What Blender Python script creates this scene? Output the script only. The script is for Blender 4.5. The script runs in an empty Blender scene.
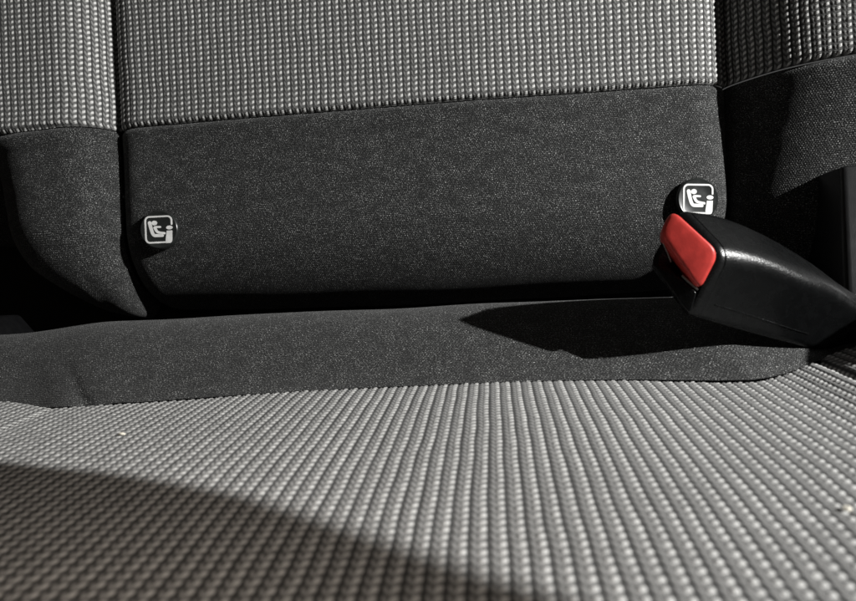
import bpy, bmesh, math
import numpy as np
from mathutils import Vector, Matrix

S = bpy.context.scene
COL = S.collection
MM = 0.001
rng = np.random.default_rng(7)

# ------------------------------------------------------------------ camera frame (millimetres, seat frame:
# x along the bench, y towards the backrest, z up)
YAW, ROLL, F = math.radians(6.0), math.radians(2.5), 640.0
r0 = np.array([math.cos(YAW), math.sin(YAW), 0.0]); zz = np.array([0.0, 0.0, 1.0])
FW = np.array([-math.sin(YAW), math.cos(YAW), 0.0])
RT = math.cos(ROLL) * r0 - math.sin(ROLL) * zz
UP = math.sin(ROLL) * r0 + math.cos(ROLL) * zz

def at(px, py, Y):
    d = FW + RT * ((px - 428) / F) + UP * ((300.5 - py) / F)
    return d * (Y / d[1])

# ------------------------------------------------------------------ helpers
def link(o, parent=None):
    COL.objects.link(o)
    if parent is not None: o.parent = parent
    return o

def tag(o, label=None, cat=None, group=None, kind=None):
    if label: o['label'] = label
    if cat: o['category'] = cat
    if group: o['group'] = group
    if kind: o['kind'] = kind
    return o

def grid_mesh(name, P, mat, parent, U=None, V=None, smooth=True):
    """P: (n, m, 3) in mm. U, V: (n, m) uv coordinates"""
    n, m, _ = P.shape
    me = bpy.data.meshes.new(name)
    idx = np.arange(n * m, dtype=np.int32).reshape(n, m)
    q = np.stack([idx[:-1, :-1], idx[1:, :-1], idx[1:, 1:], idx[:-1, 1:]], -1).reshape(-1, 4)
    me.vertices.add(n * m)
    me.vertices.foreach_set('co', (P * MM).astype(np.float32).ravel())
    me.loops.add(q.size); me.loops.foreach_set('vertex_index', q.ravel())
    me.polygons.add(len(q))
    me.polygons.foreach_set('loop_start', np.arange(0, q.size, 4, dtype=np.int32))
    me.update(calc_edges=True)
    me.polygons.foreach_set('use_smooth', np.full(len(q), smooth))
    if U is not None:
        uv = np.stack([U.ravel(), V.ravel()], -1)[q.ravel()]
        l = me.uv_layers.new(name='UVMap'); l.data.foreach_set('uv', uv.astype(np.float32).ravel())
    me.validate(); me.materials.append(mat)
    return link(bpy.data.objects.new(name, me), parent)

def obj_bm(name, bm, mat, parent=None, smooth=True, angle=35):
    me = bpy.data.meshes.new(name)
    bmesh.ops.recalc_face_normals(bm, faces=bm.faces)
    bm.to_mesh(me); bm.free()
    for p in me.polygons: p.use_smooth = smooth
    if smooth:
        try: me.set_sharp_from_angle(angle=math.radians(angle))
        except Exception: pass
    me.materials.append(mat)
    return link(bpy.data.objects.new(name, me), parent)

def normals(P):
    du = np.gradient(P, axis=0); dv = np.gradient(P, axis=1)
    N = np.cross(du, dv); N /= np.linalg.norm(N, axis=-1, keepdims=True) + 1e-9
    return N

def sm(a, b, x):
    t = np.clip((x - a) / (b - a), 0, 1); return t * t * (3 - 2 * t)

def lownoise(X, Y, scale, seed):
    """sum of random sines, range about -1..1"""
    r = np.random.default_rng(seed); out = np.zeros_like(X, dtype=float)
    for k in range(9):
        a = r.uniform(0, math.tau); f = math.tau / scale * r.uniform(0.5, 1.6); ph = r.uniform(0, math.tau)
        out += np.sin((X * math.cos(a) + Y * math.sin(a)) * f + ph)
    return out / 5.0

def cellrand(U, V, seed):
    a = np.floor(U + .5).astype(np.int64); b = np.floor(V + .5).astype(np.int64)
    h = (a * 374761393 + b * 668265263 + seed * 974634777) & 0x7fffffff
    h = ((h ^ (h >> 13)) * 1274126177) & 0x7fffffff
    return (h & 0xffff) / 65535.0

# ------------------------------------------------------------------ materials
def mat(name):
    m = bpy.data.materials.new(name); m.use_nodes = True
    nt = m.node_tree; b = nt.nodes['Principled BSDF']
    return m, nt, b

class NT:
    def __init__(s, nt): s.nt = nt
    def n(s, t, **k):
        x = s.nt.nodes.new(t)
        for a, v in k.items(): setattr(x, a, v)
        return x
    def lk(s, a, b): s.nt.links.new(a, b)
    def m(s, op, a, b=None, c=None, clamp=False):
        x = s.nt.nodes.new('ShaderNodeMath'); x.operation = op; x.use_clamp = clamp
        for i, v in enumerate((a, b, c)):
            if v is None: continue
            if isinstance(v, (int, float)): x.inputs[i].default_value = v
            else: s.lk(v, x.inputs[i])
        return x.outputs[0]
    def ss(s, v, a, b, lo=0., hi=1.):
        x = s.nt.nodes.new('ShaderNodeMapRange'); x.interpolation_type = 'SMOOTHSTEP'
        s.lk(v, x.inputs['Value'])
        x.inputs['From Min'].default_value = a; x.inputs['From Max'].default_value = b
        x.inputs['To Min'].default_value = lo; x.inputs['To Max'].default_value = hi
        return x.outputs['Result']
    def mix(s, f, a, b):
        x = s.nt.nodes.new('ShaderNodeMix'); x.data_type = 'RGBA'
        s.lk(f, x.inputs[0]) if not isinstance(f, (int, float)) else setattr(x.inputs[0], 'default_value', f)
        for i, v in ((6, a), (7, b)):
            if isinstance(v, tuple): x.inputs[i].default_value = (*v, 1)
            else: s.lk(v, x.inputs[i])
        return x.outputs[2]

def woven_material(name, WA, WB, lo):
    m, nt, b = mat(name); k = NT(nt)
    uv = k.n('ShaderNodeUVMap'); sp = k.n('ShaderNodeSeparateXYZ'); k.lk(uv.outputs[0], sp.inputs[0])
    u, v = sp.outputs[0], sp.outputs[1]
    geo = k.n('ShaderNodeTexCoord')
    fr = k.m('FRACT', k.m('ADD', u, .5)); w = k.m('FRACT', k.m('ADD', fr, .5))
    A = k.m('MULTIPLY', k.ss(fr, .22, .36), k.ss(fr, .60, .72, 1., 0.))
    B = k.m('MULTIPLY', k.ss(w, .33, .43), k.ss(w, .62, .86, 1., .25))
    du = k.m('SUBTRACT', fr, .5)
    knob = k.m('MULTIPLY_ADD', k.m('COSINE', k.m('MULTIPLY', k.m('SUBTRACT', v, k.m('MULTIPLY', du, .5)), math.tau)), .5, .5)
    fine = k.m('MULTIPLY_ADD', k.m('COSINE', k.m('MULTIPLY', k.m('ADD', v, k.m('MULTIPLY', k.m('SUBTRACT', w, .53), 1.7)), math.tau)), .5, .5)
    nz = k.n('ShaderNodeTexNoise'); nz.inputs['Scale'].default_value = 2600; nz.inputs['Detail'].default_value = 2
    k.lk(geo.outputs['Object'], nz.inputs['Vector'])
    # random yarn tone per knob
    cell = k.n('ShaderNodeCombineXYZ'); k.lk(k.m('ROUND', u), cell.inputs[0]); k.lk(k.m('ROUND', v), cell.inputs[1])
    wn = k.n('ShaderNodeTexWhiteNoise', noise_dimensions='2D'); k.lk(cell.outputs[0], wn.inputs['Vector'])
    kn = k.ss(knob, 0.30, 0.88)
    wear = k.n('ShaderNodeTexNoise'); wear.inputs['Scale'].default_value = 34; wear.inputs['Detail'].default_value = 5; wear.inputs['Roughness'].default_value = .65
    k.lk(geo.outputs['Object'], wear.inputs['Vector'])
    n3 = k.n('ShaderNodeTexNoise'); n3.inputs['Scale'].default_value = 900; n3.inputs['Detail'].default_value = 3; n3.inputs['Roughness'].default_value = .7
    k.lk(geo.outputs['Object'], n3.inputs['Vector'])
    rnd = k.m('MULTIPLY', k.m('MULTIPLY_ADD', wn.outputs['Value'], .45, .74), k.m('MULTIPLY', k.ss(wear.outputs['Fac'], .3, .7, .86, 1.14), k.ss(n3.outputs['Fac'], .3, .7, .78, 1.22)))
    fib = k.m('MULTIPLY_ADD', nz.outputs['Fac'], 1.1, .42)
    kA = k.m('MULTIPLY', k.m('MULTIPLY', k.m('MULTIPLY', A, k.m('MULTIPLY_ADD', kn, 1 - lo, lo)), rnd), fib)
    kB = k.m('MULTIPLY', k.m('MULTIPLY', B, k.m('MULTIPLY_ADD', fine, 1.0, .18)), fib)
    f = k.m('ADD', k.m('MULTIPLY', kA, WA), k.m('MULTIPLY', kB, WB), clamp=True)
    c = k.mix(f, (.038, .038, .037), (.66, .658, .64))
    c = k.mix(k.m('MULTIPLY', k.ss(n3.outputs['Fac'], .70, .76), .6), c, (.80, .79, .76))
    k.lk(c, b.inputs['Base Color'])
    b.inputs['Roughness'].default_value = .82
    b.inputs['Specular IOR Level'].default_value = .2
    b.inputs['Sheen Weight'].default_value = .15; b.inputs['Sheen Roughness'].default_value = .4
    # thin threads of every knob and rib
    th = k.m('SINE', k.m('MULTIPLY', k.m('ADD', k.m('MULTIPLY', u, 1.5), k.m('MULTIPLY', v, 5.0)), math.tau))
    bp = k.n('ShaderNodeBump'); bp.inputs['Distance'].default_value = .00022; bp.inputs['Strength'].default_value = .7
    k.lk(k.m('MULTIPLY_ADD', th, .25, nz.outputs['Fac']), bp.inputs['Height']); k.lk(bp.outputs[0], b.inputs['Normal'])
    return m

def black_fabric():
    m, nt, b = mat('plain_black_fabric'); k = NT(nt)
    uv = k.n('ShaderNodeUVMap'); sp = k.n('ShaderNodeSeparateXYZ'); k.lk(uv.outputs[0], sp.inputs[0])
    u, v = sp.outputs[0], sp.outputs[1]          # millimetres
    def noise(su, sv, detail=2, rough=.5):
        c = k.n('ShaderNodeCombineXYZ'); k.lk(k.m('MULTIPLY', u, su), c.inputs[0]); k.lk(k.m('MULTIPLY', v, sv), c.inputs[1])
        x = k.n('ShaderNodeTexNoise'); x.inputs['Scale'].default_value = 1; x.inputs['Detail'].default_value = detail
        x.inputs['Roughness'].default_value = rough
        k.lk(c.outputs[0], x.inputs['Vector']); return x.outputs['Fac']
    wob = k.m('MULTIPLY', noise(.35, .35), .8)
    vv = k.m('ADD', v, wob); uu = k.m('ADD', u, wob)
    row = k.m('SINE', k.m('MULTIPLY', vv, math.tau / .95))
    par = k.m('MULTIPLY', k.m('ROUND', k.m('DIVIDE', vv, .95)), .5)
    st = k.m('SINE', k.m('MULTIPLY', k.m('ADD', k.m('DIVIDE', uu, 1.15), par), math.tau))
    w = k.m('ADD', k.m('MULTIPLY', row, .5), k.m('MULTIPLY', st, .35))
    w01 = k.m('MULTIPLY_ADD', w, .5, .5, clamp=True)
    fl = k.ss(noise(1.5, 2.7, 1.5, .6), .54, .76)
    fl2 = k.ss(noise(1.2, 1.7, 3, .7), .59, .77)
    big = noise(.12, .16, 3, .6)
    f = k.m('MULTIPLY', k.m('ADD', k.m('MULTIPLY', fl, .8), k.m('MULTIPLY', fl2, 1.2)), k.m('MULTIPLY_ADD', w01, .7, .3))
    f = k.m('MULTIPLY', f, k.ss(big, .3, .7, .5, 1.3))
    base = k.mix(k.m('MULTIPLY', w01, k.ss(noise(.5, .8, 3, .7), .3, .7, .5, 1.5)), (.0015, .0015, .0016), (.022, .0226, .0222))
    c = k.mix(k.m('MINIMUM', f, 1.0), base, (.85, .86, .84))
    k.lk(c, b.inputs['Base Color'])
    b.inputs['Roughness'].default_value = .8; b.inputs['Specular IOR Level'].default_value = .25
    b.inputs['Sheen Weight'].default_value = .10; b.inputs['Sheen Roughness'].default_value = .5
    bp = k.n('ShaderNodeBump'); bp.inputs['Distance'].default_value = .00035; bp.inputs['Strength'].default_value = .8
    h = k.m('ADD', w01, k.m('MULTIPLY', noise(1.3, 1.3, 2), .8)); k.lk(h, bp.inputs['Height']); k.lk(bp.outputs[0], b.inputs['Normal'])
    return m

def plastic(name, col, rough, grain=0.0, gscale=2500, spec=.5, coat=0):
    m, nt, b = mat(name); k = NT(nt)
    b.inputs['Roughness'].default_value = rough
    b.inputs['Specular IOR Level'].default_value = spec
    b.inputs['Coat Weight'].default_value = coat
    tc = k.n('ShaderNodeTexCoord')
    nz = k.n('ShaderNodeTexNoise'); nz.inputs['Scale'].default_value = gscale; nz.inputs['Detail'].default_value = 3
    k.lk(tc.outputs['Object'], nz.inputs['Vector'])
    n2 = k.n('ShaderNodeTexNoise'); n2.inputs['Scale'].default_value = 260; n2.inputs['Detail'].default_value = 5
    k.lk(tc.outputs['Object'], n2.inputs['Vector'])
    k.lk(k.mix(k.ss(n2.outputs['Fac'], .35, .75), tuple(c * .88 for c in col), tuple(min(1, c * 1.12) for c in col)), b.inputs['Base Color'])
    k.lk(k.m('MULTIPLY_ADD', n2.outputs['Fac'], .14, rough - .07), b.inputs['Roughness'])
    if grain:
        bp = k.n('ShaderNodeBump'); bp.inputs['Distance'].default_value = grain; bp.inputs['Strength'].default_value = 1
        k.lk(nz.outputs['Fac'], bp.inputs['Height']); k.lk(bp.outputs[0], b.inputs['Normal'])
    return m

def dusty_plastic():
    m = plastic('grained_black_plastic', (.0035, .0038, .0040), .27, .00010, 1700, .5)
    nt = m.node_tree; k = NT(nt); b = nt.nodes['Principled BSDF']
    tc = k.n('ShaderNodeTexCoord'); nz = k.n('ShaderNodeTexNoise')
    nz.inputs['Scale'].default_value = 2400; nz.inputs['Detail'].default_value = 4; nz.inputs['Roughness'].default_value = .7
    k.lk(tc.outputs['Object'], nz.inputs['Vector'])
    old = b.inputs['Base Color'].links[0].from_socket
    k.lk(k.mix(k.ss(nz.outputs['Fac'], .62, .78), old, (.04, .04, .039)), b.inputs['Base Color'])
    return m

M_W = woven_material('cushion_woven_fabric', 1.25, .45, .22); M_W2 = woven_material('backrest_woven_fabric', 1.22, .29, .12); M_B = black_fabric()
M_HOUSE = dusty_plastic()
M_RED = plastic('red_plastic', (.62, .055, .045), .40, .00003, 1500, .4)
M_CAP = plastic('black_cap_plastic', (.022, .024, .023), .25, 0, spec=.5)
M_WHITE = plastic('white_print', (.80, .80, .78), .45)
M_TRIM = plastic('trim_plastic', (.004, .004, .0045), .45, .00006, 2200)
M_SLOT = plastic('slot_plastic', (.006, .006, .006), .6)
M_METAL, _n, _b = mat('latch_steel'); _b.inputs['Metallic'].default_value = 1; _b.inputs['Roughness'].default_value = .35; _b.inputs['Base Color'].default_value = (.55, .53, .5, 1)
M_STITCH = plastic('black_thread', (.01, .01, .01), .7)
M_CRUMB = plastic('crumb', (.78, .74, .64), .8)
M_SHELL = plastic('dark_shell', (.01, .01, .01), .8)
M_BLOCKER = plastic('blocker_plastic', (.05, .047, .043), .7)  # surface of the added slab that blocks the key light

# ------------------------------------------------------------------ weave relief
PU, PV = 4.0, 2.88      # column and row pitch of the woven cloth, mm
def weave(U, V, seed, gain=1.0, rib=.32):
    f = U + .5 - np.floor(U + .5); w = f + .5 - np.floor(f + .5); du = f - .5
    A = sm(.18, .36, f) * (1 - sm(.60, .74, f))
    B = sm(.35, .45, w) * (1 - sm(.58, .74, w))
    kn = .5 + .5 * np.cos(math.tau * (V - .5 * du))
    dw = w - .53
    fine = .5 + .5 * np.cos(math.tau * (V + 1.7 * dw))
    r = cellrand(U, V, seed); kn = kn * (.75 + .25 * cellrand(U, V, seed + 5))
    return gain * .82 * (A * (.12 + .58 * kn ** .9) * (.78 + .44 * r) + B * (.14 + rib * fine))

# ------------------------------------------------------------------ backrest
YB, ZTOP, ZARC, RARC = 332.0, 215.0, 47.0, 48.0
ZS = 102.0
XL, XR = -205.0, 121.0          # the two channels between centre panel and bolsters
def seam_z(X):
    z = np.full_like(X, ZS)
    z = np.where(X < XL, ZS - 3.0 * np.clip((XL - X) / 60, 0, 2) ** 1.2, z)
    return z

def back_height(X, Z):
    """how far the cloth stands out towards the cabin from the plane y = YB"""
    wob = lownoise(X, Z, 90, 3) * .45
    tz = (Z - 90) / 100.0
    xl = XL - 3.5 * tz * 0; xr = XR - 3.0 * tz * 0
    h = np.zeros_like(X)
    cen = (X >= xl) & (X <= xr)
    dl, dr = X - xl, xr - X
    def qe(d, w): t = np.clip(d / w, 0, 1); return np.sqrt(np.clip(1 - (1 - t) ** 2, 0, 1))
    hc = 12.0 * qe(dl, 15.0) + 12.0 * qe(dr, 20.0) - 15.0 + 3.0 * np.clip(1 - ((X - (xl + xr) / 2) / 165) ** 2, 0, 1) - 9.5
    hc = hc - 1.5 * sm(58, 5, Z)
    # left bolster
    d = xl - X
    hl = -12.5 + 25.0 * qe(d, 24.0) + .03 * d
    edge = np.interp(Z, [-20, 0, 26, 52, 76, 90, 108, 130, 240], [-204, -216, -230, -236, -239, -242, -258, -268, -280])
    o = np.clip(edge - X, 0, 60)
    hl = hl - 44 * (1 - np.sqrt(np.clip(1 - (np.clip(o, 0, 38) / 44) ** 2, 0, 1))) - np.clip(o - 38, 0, 60) * 1.6
    hl = hl - 8 * sm(50, 0, Z) * sm(0, 20, d)
    # right bolster
    d = X - xr
    hr = -12.5 + 4.0 * qe(d, 4.0) + (25 * np.tanh(np.clip(d, 0, None) / 21.0) + .26 * d) * (.70 + .30 * sm(40, 115, Z))
    h = np.where(X < xl, hl, np.where(X > xr, hr, hc))
    return h + wob

def back_surface(xs, zs_fun, n, seed, seam_side):
    """grid over x and over the vertical run; zs_fun gives (z_hi, z_lo) per x as run coordinate"""
    hi, lo = zs_fun(xs)
    t = np.linspace(0, 1, n)
    X = np.repeat(xs[:, None], n, 1)
    Q = hi[:, None] * (1 - t)[None] + lo[:, None] * t[None]      # run coordinate: z above ZARC, arc below
    th = np.clip((ZARC - Q) / RARC, 0, None)
    py = np.where(Q > ZARC, YB, YB + RARC * (1 - np.cos(np.minimum(th, 2.0))))
    pz = np.where(Q > ZARC, Q, ZARC - RARC * np.sin(np.minimum(th, 2.0)))
    ny, nz = -np.cos(np.minimum(th, 2.0)), -np.sin(np.minimum(th, 2.0))
    h = back_height(X, Q)
    sd = np.abs(Q - seam_z(X))                                   # tuck at the seam
    h = h - 1.5 * (1 - sm(0, 2.6, sd)) + .5 * sm(0, 3, sd) * (1 - sm(3, 14, sd))
    P = np.stack([X, py + ny * h, pz + nz * h], -1)
    return P, X, Q, h

def arclen_x(P, col):
    d = np.linalg.norm(np.diff(P[:, col], axis=0), axis=1)
    return np.concatenate([[0], np.cumsum(d)])

def woven_back(name, x0, x1, u_anchor, seed, parent):
    xs = np.arange(x0, x1 + .01, .40)
    def zf(x): return np.full_like(x, ZTOP), seam_z(x) + .25
    n = int((ZTOP - ZS) / .42)
    P, X, Q, h = back_surface(xs, zf, n, seed, 1)
    al = arclen_x(P, n // 2)
    U = np.repeat((al / PU)[:, None], n, 1) + u_anchor + .07 * lownoise(X, Q, 22, seed) + .10 * lownoise(X, Q, 110, seed + 1)
    V = Q / PV + .05 * lownoise(X, Q, 26, seed + 2) + .12 * lownoise(X, Q, 120, seed + 3) + .0006 * X * 0
    fade = sm(0, 1.6, np.abs(Q - seam_z(X)))
    H = weave(U, V, seed, 1.0, .20) * (0.55 + .45 * fade)
    N = normals(P)
    if N[len(xs) // 2, n // 2, 1] > 0: N = -N
    return grid_mesh(name, P + N * H[..., None], M_W2, parent, U, V)

def plain_back(name, x0, x1, seed, parent):
    xs = np.arange(x0, x1 + .01, 1.2)
    def zf(x): return seam_z(x) - .25, np.full_like(x, ZARC - RARC * 1.5)
    n = 150
    P, X, Q, h = back_surface(xs, zf, n, seed, -1)
    al = arclen_x(P, 10)
    N = normals(P)
    if N[len(xs) // 2, 20, 1] > 0: N = -N
    P = P + N * (.06 * lownoise(X, Q, 14, seed) * sm(ZARC - 5, ZARC + 25, Q))[..., None]
    return grid_mesh(name, P, M_B, parent, np.repeat(al[:, None], n, 1) + seed * 37, Q)

seat = bpy.data.objects.new('car_seat', None); link(seat); seat.location = (0, .3, -.09)
tag(seat, 'dark grey cloth car seat with woven light panels and plain black lower bands', 'car seat')
def keep(o):   # keep a child where it was modelled
    o.matrix_parent_inverse = Matrix.Translation(-Vector(seat.location)); return o

parts = []
w = woven_back('backrest_insert', XL, XR, 0.1, 11, seat); parts.append(w)
pl = plain_back('lower_panel', XL, XR, 21, w)
parts.append(woven_back('side_bolster', -335, XL, 0.3, 12, seat)); tag(parts[-1], 'woven side bolster left of the backrest channel')
plain_back('lower_panel', -335, XL, 22, parts[-1])
parts.append(woven_back('side_bolster', XR, 262, 0.2, 13, seat)); tag(parts[-1], 'woven side bolster right of the backrest channel, mostly shaded')
plain_back('lower_panel', XR, 262, 23, parts[-1])

# ------------------------------------------------------------------ cushion
SX0, SX1 = -188.0, 122.0
def crown(X):
    l = 5.5 * (np.clip(15 - X, 0, 400) / 197) ** 2
    r = 3.2 * (np.clip(X - 15, 0, 115) / 91) ** 2
    return -(l + r)
def cushion_seam_y(X): return 252.0 + 15 * sm(0, 1, (-176 - X) / 48) - 6 * sm(50, 95, X) + .5 * np.clip(X - 92, 0, 40)
def cushion_z(X, Y):
    d = 253 - Y
    z = -33.0 - .11 * d - 4.8 * (d / 133) * np.abs(d / 133) + crown(X)
    z = z + lownoise(X, Y, 120, 31) * .35
    for sx, dep in ((SX0, .6), (SX1, 2.6)):
        dd = np.abs(X - sx); z = z - dep * np.exp(-(dd / 2.0) ** 2)
    z = z + 4.0 * np.clip((X - 55) / 67, 0, 1) ** 2
    z = z + 38 * sm(140, 194, X) * sm(165, 225, Y)
    z = z + 11 * sm(SX1 - 25, SX1 + 40, X) + 3 * sm(SX0, SX0 - 50, X)
    ds = np.abs(Y - cushion_seam_y(X))
    z = z - 1.3 * np.exp(-(ds / 1.5) ** 2)
    return z

def woven_cushion(name, x0, x1, ua, seed, parent):
    xs = np.arange(x0, x1 + .01, .42)
    ys = np.linspace(40, 1, 2)
    n = 520
    t = np.linspace(0, 1, n)
    X = np.repeat(xs[:, None], n, 1)
    ye = cushion_seam_y(xs)
    Y = 38 * (1 - t)[None] + ye[:, None] * t[None]
    P = np.stack([X, Y, cushion_z(X, Y)], -1)
    U = X / PU + ua + .045 * lownoise(X, Y, 24, seed) + .10 * lownoise(X, Y, 120, seed + 1)
    V = Y * 1.015 / PV + .05 * lownoise(X, Y, 28, seed + 2) + .15 * lownoise(X, Y, 110, seed + 3)
    N = normals(P)
    if N[len(xs) // 2, n // 2, 2] < 0: N = -N
    H = weave(U, V, seed)
    return grid_mesh(name, P + N * H[..., None], M_W, parent, U, V)

cush = woven_cushion('cushion_insert', SX0, SX1, .12, 41, seat); parts.append(cush)
parts.append(woven_cushion('cushion_side', -330, SX0, .4, 42, seat))
parts.append(woven_cushion('cushion_side', SX1, 250, .3, 43, seat))

def rear_band():
    pts = np.array([(252, -33.2), (255.5, -31.2), (262, -26.8), (272, -19), (282, -11.5), (291, -5.8), (298.5, -2.6), (305, -2.2), (311, -5), (316, -11), (319, -22), (320, -50)])
    seg = np.concatenate([[0], np.cumsum(np.linalg.norm(np.diff(pts, axis=0), axis=1))])
    s = np.linspace(0, seg[-1], 110)
    # smooth the polyline
    y = np.interp(s, seg, pts[:, 0]); z = np.interp(s, seg, pts[:, 1])
    for _ in range(25):
        y[1:-1] = (y[:-2] + 2 * y[1:-1] + y[2:]) / 4; z[1:-1] = (z[:-2] + 2 * z[1:-1] + z[2:]) / 4
    xs = np.arange(-330, 250.1, 1.0)
    X = np.repeat(xs[:, None], 110, 1); f = np.clip(s / 62, 0, 1)[None]
    dy = (cushion_seam_y(xs) - 252)[:, None] * (1 - f)
    Y = y[None] + dy
    Z = z[None] + (crown(X) + 4.0 * np.clip((X - 55) / 67, 0, 1) ** 2 + 11 * sm(SX1 - 25, SX1 + 40, X) * (1 - sm(0, .5, f))) * (1 - .85 * f) - 4 * sm(SX0 - 2, SX0 - 60, X) * f - 14 * sm(105, 190, X) * f
    Z = Z + 38 * sm(140, 194, X) * (1 - .25 * f)
    Z = Z + 3 * sm(SX0, SX0 - 50, X) * (1 - sm(0, .5, f))
    # crease near the left end, deepest at the seam
    cx = -172 - 60 * f
    Z = Z - 2.0 * np.exp(-((X - cx) / 3.2) ** 2) * (1 - sm(.0, .55, f)) + .5 * np.exp(-((X - cx - 14) / 6) ** 2) * (1 - sm(.05, .5, f)) + .7 * np.exp(-((X - cx + 13) / 10) ** 2) * (1 - sm(.2, .8, f))
    Z = Z + lownoise(X, Y, 90, 51) * .5 * sm(0, .3, f)
    P = np.stack([X, Y, Z], -1)
    o = grid_mesh('rear_band', P, M_B, cush, X + 400, np.repeat(s[None], len(xs), 0))
    tag(o, 'plain black cloth band along the rear of the cushion')
rear_band()

# dark pan behind the gap, so that no light leaks through it
bm = bmesh.new()
bmesh.ops.create_cube(bm, size=1, matrix=Matrix.Translation((-.035, .392, .03)) @ Matrix.Diagonal((.62, .012, .38, 1)))
bmesh.ops.create_cube(bm, size=1, matrix=Matrix.Translation((-.035, .21, -.125)) @ Matrix.Diagonal((.60, .345, .03, 1)))
parts.append(obj_bm('seat_shell', bm, M_SHELL, seat, smooth=False))

# seam threads in the channels
def tube(bm, pts, r, n=6):
    pts = [Vector(p) * MM for p in pts]; rings = []
    for i, p in enumerate(pts):
        d = (pts[min(i + 1, len(pts) - 1)] - pts[max(i - 1, 0)]).normalized()
        a = d.orthogonal().normalized(); b = d.cross(a)
        rings.append([bm.verts.new(p + (a * math.cos(k * math.tau / n) + b * math.sin(k * math.tau / n)) * r * MM) for k in range(n)])
    for A, B in zip(rings[:-1], rings[1:]):
        for k in range(n): bm.faces.new((A[k], A[(k + 1) % n], B[(k + 1) % n], B[k]))
    bm.faces.new(rings[0]); bm.faces.new(rings[-1])

# ------------------------------------------------------------------ anchor caps with the child seat emblem
def lathe(bm, prof, n=64, M=Matrix()):
    rings = []
    for r, h in prof:
        if r < 1e-6: rings.append([bm.verts.new(M @ Vector((0, -h * MM, 0)))]); continue
        rings.append([bm.verts.new(M @ Vector((r * MM * math.cos(k * math.tau / n), -h * MM, r * MM * math.sin(k * math.tau / n)))) for k in range(n)])
    for A, B in zip(rings[:-1], rings[1:]):
        for k in range(n):
            k2 = (k + 1) % n
            if len(A) == 1: bm.faces.new((A[0], B[k], B[k2]))
            elif len(B) == 1: bm.faces.new((A[k], B[0], A[k2]))
            else: bm.faces.new((A[k], B[k], B[k2], A[k2]))

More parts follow.
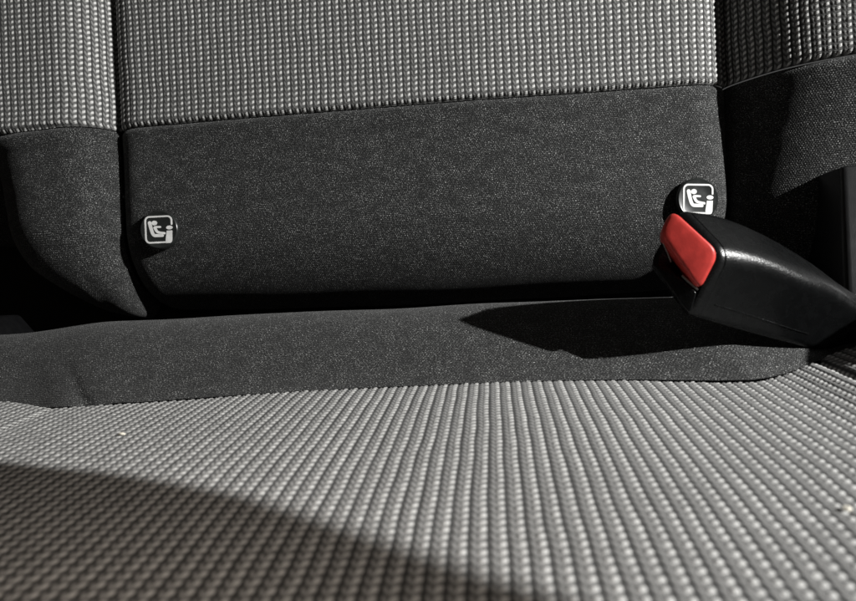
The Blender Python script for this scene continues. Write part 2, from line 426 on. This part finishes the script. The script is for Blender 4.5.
def emblem_mesh(M, scale):
    bm = bmesh.new(); cnt = [0]
    def w(p): return ((p[0] - 398) * scale, (318 - p[1]) * scale)
    def prism(poly):
        cnt[0] += 1; h0, h1 = -.05, .16 + .006 * cnt[0]
        a = [bm.verts.new(M @ Vector((x * MM, -h0 * MM, y * MM))) for x, y in poly]
        b = [bm.verts.new(M @ Vector((x * MM, -h1 * MM, y * MM))) for x, y in poly]
        n = len(poly)
        bm.faces.new(b); bm.faces.new(a[::-1])
        for i in range(n): bm.faces.new((a[i], a[(i + 1) % n], b[(i + 1) % n], b[i]))
    def stroke(pts, width, w2=None):
        """one outline polygon around a polyline, round ends"""
        P = [Vector(w(p)) for p in pts]; L = []; R = []
        n = len(P); r = [(width + ((w2 or width) - width) * i / (n - 1)) * scale / 2 for i in range(n)]
        for i in range(n):
            d = (P[min(i + 1, n - 1)] - P[max(i - 1, 0)]).normalized(); q = Vector((-d.y, d.x))
            L.append(P[i] + q * r[i]); R.append(P[i] - q * r[i])
        def cap(c, a0, rr): return [c + Vector((math.cos(a0 + k * math.pi / 8), math.sin(a0 + k * math.pi / 8))) * rr for k in range(1, 8)]
        dE = P[-1] - P[-2]; dS = P[0] - P[1]
        aE = math.atan2(dE.y, dE.x); aS = math.atan2(dS.y, dS.x)
        cE = cap(P[-1], aE - math.pi / 2, r[-1]); cS = cap(P[0], aS - math.pi / 2, r[0])
        cnt[0] += 1; h0, h1 = -.05, .16 + .006 * cnt[0]
        def vv(p, h): return bm.verts.new(M @ Vector((p.x * MM, -h * MM, p.y * MM)))
        lt = [vv(p, h1) for p in L]; rt = [vv(p, h1) for p in R]; lb = [vv(p, h0) for p in L]; rb = [vv(p, h0) for p in R]
        for i in range(n - 1):
            bm.faces.new((lt[i], lt[i + 1], rt[i + 1], rt[i])); bm.faces.new((lt[i], lb[i], lb[i + 1], lt[i + 1])); bm.faces.new((rt[i], rt[i + 1], rb[i + 1], rb[i]))
        et = [vv(p, h1) for p in cE]; eb = [vv(p, h0) for p in cE]; bm.faces.new([rt[-1]] + et + [lt[-1]])
        st = [vv(p, h1) for p in cS]; sb = [vv(p, h0) for p in cS]; bm.faces.new([lt[0]] + st + [rt[0]])
        for t_, b_ in (([rt[-1]] + et + [lt[-1]], [rb[-1]] + eb + [lb[-1]]), ([lt[0]] + st + [rt[0]], [lb[0]] + sb + [rb[0]])):
            for i in range(len(t_) - 1): bm.faces.new((t_[i], t_[i + 1], b_[i + 1], b_[i]))
    def arc(cx, cy, r, a0, a1, n=7):
        return [(cx + r * math.cos(math.radians(a0 + (a1 - a0) * i / n)), cy - r * math.sin(math.radians(a0 + (a1 - a0) * i / n))) for i in range(n + 1)]
    # frame, open on the right above the small round head
    path = [(556, 262), (556, 225)] + arc(506, 215, 50, 0, 90) + arc(290, 215, 50, 90, 180) + arc(290, 422, 50, 180, 270) + [(400, 472), (478, 472)]
    stroke(path, 19)
    # child seat: back and base
    def smooth(pts, it=2):
        for _ in range(it):
            q = [pts[0]]
            for a, b in zip(pts[:-1], pts[1:]):
                q += [(a[0] * .75 + b[0] * .25, a[1] * .75 + b[1] * .25), (a[0] * .25 + b[0] * .75, a[1] * .25 + b[1] * .75)]
            pts = q + [pts[-1]]
        return pts
    stroke(smooth([(292, 236), (304, 300), (330, 388), (380, 390), (440, 392)]), 42, 34)
    # child: head, body with legs, arm
    prism([w((349 + 33 * math.cos(a), 240 + 28 * math.sin(a))) for a in np.linspace(0, math.tau, 24, endpoint=False)])
    stroke(smooth([(352, 296), (372, 340), (400, 356), (466, 366)]), 34, 26)
    stroke(smooth([(356, 290), (380, 288), (418, 290)]), 26, 22)
    # the upright figure on the right
    prism([w((528 + 38 * math.cos(a), 301 + 23 * math.sin(a))) for a in np.linspace(0, math.tau, 24, endpoint=False)])
    body = [(494, 338)] + [(560, 336), (556, 450)] + [(548, 474), (534, 484)] + [(478, 484), (478, 440)]
    prism([w(p) for p in body])
    return bm

def anchor_cap(px, py, tilt, rollz, rad=10.4):
    c = at(px, py, YB - 6)
    x = c[0]; z = c[2]
    h = float(back_height(np.array([[x]]), np.array([[z]]))[0, 0])
    y = YB - h - .0
    M = Matrix.Translation(Vector((x, y, z)) * MM) @ Matrix.Rotation(math.radians(tilt), 4, 'Z') @ Matrix.Rotation(math.radians(rollz), 4, 'Y')
    bm = bmesh.new()
    prof = [(rad * .9, -6), (rad, -1.5), (rad + .15, 1.6), (rad + .05, 2.5), (rad - .3, 3.1), (rad - .7, 3.3), (rad - 1.0, 3.2), (rad * .4, 3.2), (0, 3.2)]
    lathe(bm, prof, 72, M)
    cap = obj_bm('anchor_cap', bm, M_CAP, seat); parts.append(cap)
    e = obj_bm('emblem', emblem_mesh(M @ Matrix.Translation((0, -3.2 * MM, 0)), 7.5 / 165), M_WHITE, cap, smooth=False)
    return cap
c1 = anchor_cap(156, 229, 4, 0); tag(c1, 'round black anchor cap beside the left channel')
c2 = anchor_cap(699, 198, 8, 3); tag(c2, 'round black anchor cap half hidden by the buckle')

# hinge cover at the right and trim at the left edge
def rounded_block(name, corners, mat_, parent, bev):
    bm = bmesh.new(); vs = [bm.verts.new(Vector(c) * MM) for c in corners]
    for f in ((0, 1, 2, 3), (4, 5, 6, 7), (0, 1, 5, 4), (1, 2, 6, 5), (2, 3, 7, 6), (3, 0, 4, 7)): bm.faces.new([vs[i] for i in f])
    bmesh.ops.recalc_face_normals(bm, faces=bm.faces)
    bmesh.ops.bevel(bm, geom=bm.edges[:], offset=bev * MM, segments=4, profile=.5, affect='EDGES')
    return obj_bm(name, bm, mat_, parent)
parts.append(rounded_block('hinge_cover', [(144, 296, 36), (225, 296, 36), (225, 335, 36), (144, 335, 36), (153, 297, 51), (225, 297, 54), (225, 335, 54), (153, 335, 51)], M_TRIM, seat, 3))
bmx = parts[-1]; tag(bmx, 'black plastic hinge cover at the right edge')
for v in bmx.data.vertices:
    if v.co.z < .05: v.co.z -= .075
parts.append(rounded_block('side_trim', [(-300, 296, -30), (-234, 296, -30), (-234, 330, -30), (-300, 330, -30), (-300, 296, 2), (-262, 296, 2), (-262, 330, 2), (-300, 330, 2)], M_TRIM, seat, 2))
for p in parts: keep(p)

# ------------------------------------------------------------------ buckle
ST = [  # corners top, ridge, bottom, left (photo direction, depth)
 ((680, 207, 249), (725, 253, 238), (690, 320, 243), (647, 262, 251)),
 ((722, 215, 259), (764, 260, 244), (736, 333, 255), (700, 285, 272)),
 ((765, 234, 271), (805, 275, 251), (781, 345, 263), (745, 300, 282)),
 ((806, 259, 282), (840, 290, 259), (829, 357, 272), (800, 325, 290)),
 ((856, 294, 289), (880, 318, 268), (884, 373, 283), (860, 350, 298)),
 ((960, 350, 308), (975, 372, 290), (1000, 432, 302), (950, 400, 316))]
ST = [[at(*c) for c in s] for s in ST]
def cr(P, t):
    n = len(P) - 1; i = min(int(t * n), n - 1); f = t * n - i
    p0, p1, p2, p3 = P[max(i - 1, 0)], P[i], P[i + 1], P[min(i + 2, n)]
    return .5 * ((2 * p1) + (-p0 + p2) * f + (2 * p0 - 5 * p1 + 4 * p2 - p3) * f * f + (-p0 + 3 * p1 - 3 * p2 + p3) * f ** 3)
def ring(C, rad, inset=0.0, k=6):
    """rounded quadrilateral through corners C (list of 4), radius per corner"""
    c0 = sum(C) / 4; out = []
    C = [p + (c0 - p) / np.linalg.norm(c0 - p) * inset * 1.4 for p in C]
    for i in range(4):
        p, a, b = C[i], C[i - 1], C[(i + 1) % 4]
        da, db = (a - p), (b - p); la, lb = np.linalg.norm(da), np.linalg.norm(db)
        r = min(rad[i], .45 * la, .45 * lb)
        s, e = p + da / la * r, p + db / lb * r
        for j in range(k + 1):
            f = j / k; out.append((1 - f) ** 2 * s + 2 * f * (1 - f) * p + f * f * e)
        nxt = C[(i + 1) % 4]; r2 = min(rad[(i + 1) % 4], .45 * lb)
        e2 = nxt - db / lb * r2
        for j in (1, 2, 3): out.append(e + (e2 - e) * j / 4)
    return out
root = bpy.data.objects.new('seat_belt_buckle', None); link(root)
cb = (ST[0][2] + ST[5][2]) / 2 * MM; root.location = Vector(cb)
tag(root, 'black plastic seat belt buckle with a red button, leaning in from the right', 'seat belt buckle')
PINV = Matrix.Translation(-Vector(root.location))
axis = sum(ST[1]) / 4 - sum(ST[0]) / 4; axis /= np.linalg.norm(axis)
def sect(t): return [cr([s[i] for s in ST], t) for i in range(4)]
RD = (3.5, 6.5, 4.5, 3.5)
rings = []
C0 = sect(0)
rings.append(ring([p + axis * 14 for p in C0], (2, 3, 3, 2), 3.2))
rings.append(ring([p + axis * .8 for p in C0], (2.5, 3.5, 3.5, 2.5), 2.6))
rings.append(ring([p + axis * .0 for p in C0], (3, 4, 4, 3), 2.0))
rings.append(ring([p + axis * .3 for p in C0], (3.4, 5, 4.5, 3.4), .7))
rings.append(ring([p + axis * 1.2 for p in C0], (4, 5.5, 5, 4), .1))
ts = [.035, .038, .042, .046, .05] + list(np.linspace(.07, 1, 34))
ins = {.038: .0, .042: 1.0, .046: .0}
for t in ts: rings.append(ring(sect(t), RD, ins.get(t, 0.0)))
bm = bmesh.new()
R = [[bm.verts.new(Vector(p) * MM) for p in r] for r in rings]
n = len(R[0])
for A, B in zip(R[:-1], R[1:]):
    for k in range(n): bm.faces.new((A[k], A[(k + 1) % n], B[(k + 1) % n], B[k]))
bm.faces.new(R[0]); bm.faces.new(R[-1])
hs = obj_bm('housing', bm, M_HOUSE, root, angle=50); hs.matrix_parent_inverse = PINV

# red button: rounded slab standing a little proud of the mouth
def slab(name, C, thick, rad, mat_, crownh=0.0, edge=1.0):
    nrm = np.cross(C[1] - C[0], C[3] - C[0]); nrm /= np.linalg.norm(nrm)
    if nrm[1] > 0: nrm = -nrm                    # faces the cabin
    nrm = nrm * .35 + np.array([-.12, -.95, .12]) * .65; nrm /= np.linalg.norm(nrm)
    prof = [(-thick, 0.0), (-edge, 0.0), (-edge * .55, edge * .12), (-edge * .2, edge * .38), (0.0, edge * .9), (crownh * .5, 3.0), (crownh, 5.2)]
    bm = bmesh.new(); RR = []
    for hgt, ins_ in prof:
        RR.append([bm.verts.new(Vector(p + nrm * hgt) * MM) for p in ring(C, rad, ins_)])
    for A, B in zip(RR[:-1], RR[1:]):
        for k in range(len(A)): bm.faces.new((A[k], A[(k + 1) % len(A)], B[(k + 1) % len(A)], B[k]))
    bm.faces.new(RR[0]); bm.faces.new(RR[-1])
    o = obj_bm(name, bm, mat_, root, angle=60); o.matrix_parent_inverse = PINV
    return o
redC = [at(672, 208.5, 240), at(720, 252, 236.5), at(700, 291, 239.5), at(659, 233, 241.5)]
fn = np.cross(redC[1] - redC[0], redC[3] - redC[0]); redC[2] = redC[2] * (np.dot(fn, redC[0]) / np.dot(fn, redC[2]))
slab('release_button', redC, 12, (4.2, 4.2, 4.2, 4.2), M_RED, .15, 1.3)
# latch insert in the slot and its steel edge
slotC = [at(666, 266, 248.5), at(697, 292, 242), at(690, 315, 242.6), at(651, 262, 250)]
slab('latch_lip', slotC, 4, (1.5, 1.5, 2, 1.5), M_HOUSE, 0, .5)
bm = bmesh.new()
tube(bm, [at(663, 243, 247), at(667, 252, 247), at(671, 262, 247)], .25)
tube(bm, [at(682, 275.5, 244.5), at(690, 283, 243.5), at(698, 290, 242.5)], .5)
o = obj_bm('latch_plate', bm, M_METAL, root); o.matrix_parent_inverse = PINV
# mould line along the lower flank
bm = bmesh.new(); pts = []
for t in np.linspace(.08, .50, 20):
    c = sect(t); nrm = np.cross(c[2] - c[1], axis); nrm /= np.linalg.norm(nrm)
    if nrm[1] > 0: nrm = -nrm
    f = .70 + .1 * t; pts.append(c[1] * (1 - f) + c[2] * f + nrm * .05)
tube(bm, pts, .22)
o = obj_bm('mould_line', bm, M_HOUSE, root); o.matrix_parent_inverse = PINV

# ------------------------------------------------------------------ crumbs on the cloth
def on_cushion(px, py):
    lo, hi = 60., 250.
    for _ in range(40):
        mid = (lo + hi) / 2; p = at(px, py, mid)
        z = float(cushion_z(np.array([p[0]]), np.array([p[1]]))[0])
        if p[2] < z: hi = mid
        else: lo = mid
    return at(px, py, lo)
def crumb(px, py, size, label, seed):
    bm = bmesh.new(); bmesh.ops.create_icosphere(bm, subdivisions=2, radius=1)
    r = np.random.default_rng(seed)
    for v in bm.verts: v.co *= 1 + r.uniform(-.25, .25)
    p = on_cushion(px, py)
    o = obj_bm('crumb', bm, M_CRUMB, None, angle=20); o.scale = Vector(size) * MM
    o.location = Vector(p) * MM + Vector((0, 0, .0007)); o.rotation_euler = (0, .1, .3)
    tag(o, label, 'crumb')
crumb(122, 436, (1.1, .8, .55), 'tiny pale crumb lying on the woven cushion left of centre', 1)
crumb(847, 512, (1.0, .8, .6), 'tiny pale crumb on the woven cushion near its right edge', 2)

# ------------------------------------------------------------------ light
LD = np.array([.79, -.47, .385]); LD /= np.linalg.norm(LD)
tgt = np.array([70., 270., 0.]); LAMP = tgt + LD * 900
# slab added outside the picture to shade the near left corner of the cushion
edge = []
for px, py in ((-160, 462), (0, 462), (120, 474), (250, 498), (380, 540), (480, 574), (570, 602), (700, 640)):
    p = on_cushion(px, py); d = LAMP - p; edge.append(p + d / np.linalg.norm(d) * 320)
off = np.array([-.55, -.62, -.2]) * 260
bm = bmesh.new(); rows = []
for th in (0, 1):
    rows.append([[bm.verts.new(Vector(e + off * f + LD * 6 * th) * MM) for e in edge] for f in (0, .5, 1)])
for th in (0, 1):
    for a, b in zip(rows[th][:-1], rows[th][1:]):
        for i in range(len(edge) - 1): bm.faces.new((a[i], a[i + 1], b[i + 1], b[i]))
for j in (0, 2):
    for i in range(len(edge) - 1): bm.faces.new((rows[0][j][i], rows[0][j][i + 1], rows[1][j][i + 1], rows[1][j][i]))
for i in (0, -1):
    for j in (0, 1): bm.faces.new((rows[0][j][i], rows[0][j + 1][i], rows[1][j + 1][i], rows[1][j][i]))
fr = obj_bm('shade_blocker', bm, M_BLOCKER); tag(fr, kind='structure')

def light(name, kind, loc, energy, color, **k):
    l = bpy.data.lights.new(name, kind); l.energy = energy; l.color = color
    for a, v in k.items(): setattr(l, a, v)
    o = link(bpy.data.objects.new(name, l)); o.location = Vector(loc) * MM
    return o
tgt = np.array([-20., 270., 0.])
KEY = light('lamp', 'SPOT', LAMP, 65, (1, .995, .98), shadow_soft_size=.007, spot_size=math.radians(80), spot_blend=.3)
KEY.rotation_euler = Vector(LD).to_track_quat('Z', 'Y').to_euler()
fl = light('fill_light', 'AREA', (-70, 15, 75), .064, (1, .87, .76), shape='DISK', size=.10, spread=math.radians(125))  # added warm fill that lifts the shaded near cushion
fl.rotation_euler = (Vector(fl.location) - Vector((-.10, .06, -.06))).to_track_quat('Z', 'Y').to_euler()
w = bpy.data.worlds.new('World'); S.world = w; w.use_nodes = True
w.node_tree.nodes['Background'].inputs[0].default_value = (1, .88, .76, 1); w.node_tree.nodes['Background'].inputs[1].default_value = .016

# ------------------------------------------------------------------ camera
cam = bpy.data.cameras.new('camera'); co = link(bpy.data.objects.new('camera', cam))
cam.sensor_width = 36; cam.lens = 36 * F / 856; cam.clip_start = .005; cam.clip_end = 50
co.matrix_world = Matrix(((RT[0], UP[0], -FW[0], 0), (RT[1], UP[1], -FW[1], 0), (RT[2], UP[2], -FW[2], 0), (0, 0, 0, 1)))
cam.dof.use_dof = True; cam.dof.focus_distance = .30; cam.dof.aperture_fstop = cam.lens / 1.9
S.camera = co
S.view_settings.view_transform = 'Standard'; S.view_settings.look = 'None'; S.view_settings.exposure = 0; S.view_settings.gamma = 1
S.render.engine = 'CYCLES'
